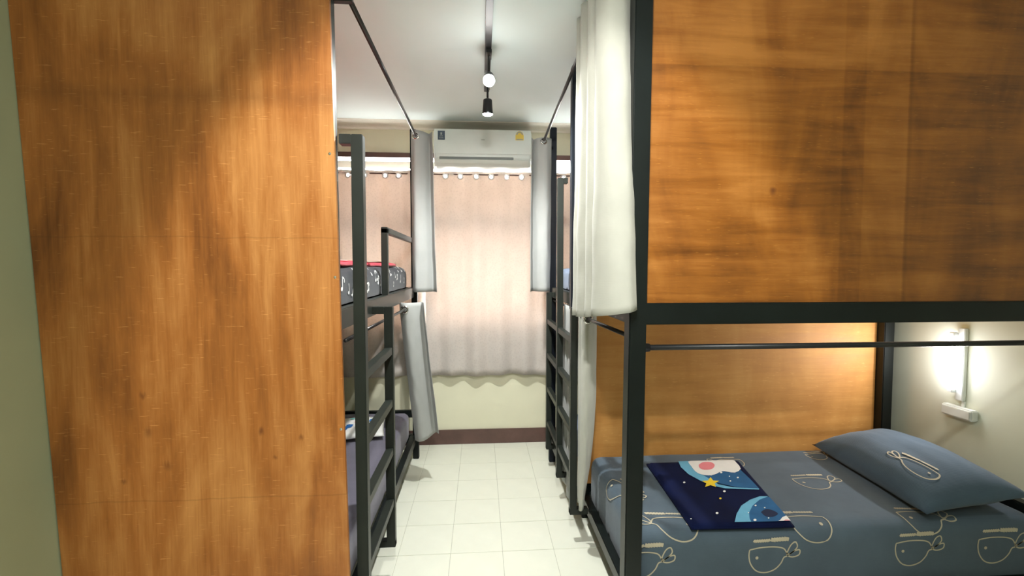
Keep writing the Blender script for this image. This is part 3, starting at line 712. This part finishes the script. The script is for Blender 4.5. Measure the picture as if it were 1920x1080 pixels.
# ---------------------------------------------------------------- air conditioner
ac = thing('air_conditioner', 'white wall mounted air conditioner with two stickers above the window', 'air conditioner', (.025, 4.1, 2.52))
AX0, AX1 = -.402, .450
bm = B(); prof = [(4.195, 2.845), (4.03, 2.845), (4.005, 2.835), (3.995, 2.81), (3.992, 2.64), (4.0, 2.60), (4.02, 2.565), (4.06, 2.535), (4.12, 2.522), (4.195, 2.522)]
xs = [AX0, AX0+.006, AX0+.02, AX1-.02, AX1-.006, AX1]; ins = [.018, .005, 0, 0, .005, .018]
rows = []
for x, e in zip(xs, ins):
    rows.append([bm.verts.new((x, p[0]+(e if 0 < i < 9 else 0), p[1]+(-e if p[1] > 2.7 else e))) for i, p in enumerate(prof)])
for a, b in zip(rows, rows[1:]):
    for i in range(len(prof)): bm.faces.new((a[i], b[i], b[(i+1) % len(prof)], a[(i+1) % len(prof)]))
bm.faces.new(rows[0]); bm.faces.new(rows[-1][::-1]); bmesh.ops.recalc_face_normals(bm, faces=bm.faces)
obj('housing', bm, M['plastic'], ac)
obj('front_panel', box(B(), AX0+.008, AX1-.008, 3.984, 3.998, 2.628, 2.838, .004), M['plastic'], ac)
obj('outlet', box(B(), AX0+.05, AX1-.16, 3.992, 4.03, 2.584, 2.606, .002), M['vent'], ac)
bm = B()
v = [bm.verts.new(c) for c in ((AX0+.05, 3.990, 2.580), (AX1-.03, 3.990, 2.580), (AX1-.03, 4.022, 2.552), (AX0+.05, 4.022, 2.552))]
f = bm.faces.new(v); g = bmesh.ops.extrude_face_region(bm, geom=[f]); bmesh.ops.translate(bm, verts=[e for e in g['geom'] if isinstance(e, bmesh.types.BMVert)], vec=(0, .004, .004)); bmesh.ops.recalc_face_normals(bm, faces=bm.faces)
obj('louver', bm, M['plastic'], ac)
st = obj('sticker', box(B(), -.362, -.302, 3.980, 3.984, 2.745, 2.82), M['label_navy'], ac, label='dark navy sticker with small pale mark')
bm = B(); box(bm, -.345, -.319, 3.9785, 3.980, 2.776, 2.779); box(bm, -.340, -.325, 3.9785, 3.980, 2.786, 2.806); box(bm, -.352, -.312, 3.9785, 3.980, 2.757, 2.760); box(bm, -.352, -.316, 3.9785, 3.980, 2.765, 2.767); obj('print', bm, M['grey_print'], st)
bm = B(); box(bm, .307, .378, 3.980, 3.984, 2.752, 2.795)
arc = [(.3425+.033*math.cos(math.pi*k/12), 2.795+.034*math.sin(math.pi*k/12)) for k in range(13)]
v0 = [bm.verts.new((x, 3.980, z)) for x, z in arc]; v1 = [bm.verts.new((x, 3.984, z)) for x, z in arc]
bm.faces.new(v0[::-1]); bm.faces.new(v1)
for k in range(12): bm.faces.new((v0[k], v0[k+1], v1[k+1], v1[k]))
st = obj('sticker', bm, M['label_yellow'], ac, label='yellow energy label with arched top')
bm = B()
for k in range(12):
    a0, a1 = math.pi*k/12, math.pi*(k+1)/12; q = []
    for a, r in ((a0, .028), (a1, .028), (a1, .019), (a0, .019)): q.append(bm.verts.new((.3425+r*math.cos(a), 3.9785, 2.797+r*math.sin(a))))
    bm.faces.new(q)
box(bm, .315, .37, 3.9785, 3.980, 2.756, 2.762)
obj('print', bm, M['grey_print'], st)
obj('logo', box(B(), .010, .040, 3.982, 3.984, 2.748, 2.753), M['grey_print'], ac)
bm = B(); bmesh.ops.create_uvsphere(bm, u_segments=10, v_segments=6, radius=.005); bmesh.ops.translate(bm, verts=bm.verts, vec=(.372, 3.986, 2.640)); obj('indicator_light', bm, M['white'], ac)

# ---------------------------------------------------------------- ceiling track light
tl = thing('track_light', 'black ceiling track over the aisle with lit spotlight heads', 'ceiling light', (.05, 1.9, ZC))
obj('track', box(B(), .030, .066, -.6, 3.30, ZC-.022, ZC, .002), M['black'], tl)
def head(y, aim, lit=True):
    c = Vector((.052, y, ZC-.17)); a = (Vector(aim)-c).normalized()
    bm = B(); box(bm, .036, .068, y-.05, y+.05, ZC-.044, ZC-.022, .002); tube(bm, [(.052, y, ZC-.044), c-a*.02+Vector((0, 0, .035))], .007, 8)
    h = obj('lamp_head', bm, M['black'], tl)
    bm = B(); tube(bm, [c-a*.05, c-a*.045, c-a*.04, c+a*.045, c+a*.05], [.014, .026, .030, .036, .036], 18); obj('shade', bm, M['black'], h, True)
    bm = B(); 
    rg = [[bm.verts.new(c+a*(.05+.016*math.cos(t)) + (a.orthogonal().normalized()*math.cos(k*math.pi/8)+a.cross(a.orthogonal().normalized())*math.sin(k*math.pi/8))*.034*math.sin(t)) for k in range(16)] for t in (.15, .6, 1.1, math.pi/2)]
    bm.faces.new(rg[0])
    for p, q in zip(rg, rg[1:]):
        for k in range(16): bm.faces.new((p[k], p[(k+1) % 16], q[(k+1) % 16], q[k]))
    bmesh.ops.recalc_face_normals(bm, faces=bm.faces); obj('lens', bm, M['lamp'], h, True)
head(2.70, (.03, 1.0, 1.55)); head(3.16, (.05, 3.6, 0)); head(.35, (-.55, 1.74, 1.05)); head(.75, (1.05, 1.90, 2.0))

# ---------------------------------------------------------------- reading lamp and outlet box in the right lower bunk
wl = thing('reading_lamp', 'lit white tube lamp on the right wall inside the lower bunk', 'lamp', (2.76, 2.43, .93))
obj('back_plate', box(B(), 2.755, 2.78, 2.385, 2.425, .88, 1.30, .003), M['plastic'], wl)
bm = B(); zz = [.945, .95, .96, 1.235, 1.245, 1.25]; tube(bm, [(2.735, 2.435, z) for z in zz], [.012, .019, .022, .022, .019, .012], 14); obj('tube', bm, M['tube'], wl, True)
for z in (1.25, .922): obj('end_cap', box(B(), 2.728, 2.757, 2.42, 2.45, z, z+.023, .003), M['plastic'], wl)
ob = thing('outlet_box', 'small white surface socket box below the tube lamp', 'socket', (2.76, 2.39, .80))
obj('housing', box(B(), 2.735, 2.78, 2.315, 2.485, .782, .845, .006), M['plastic'], ob)
obj('cover_plate', box(B(), 2.731, 2.735, 2.325, 2.475, .790, .837, .0015), M['plastic'], ob)
obj('cable_cover', box(B(), 2.768, 2.78, 2.385, 2.40, .845, .88, .001), M['plastic'], ob)
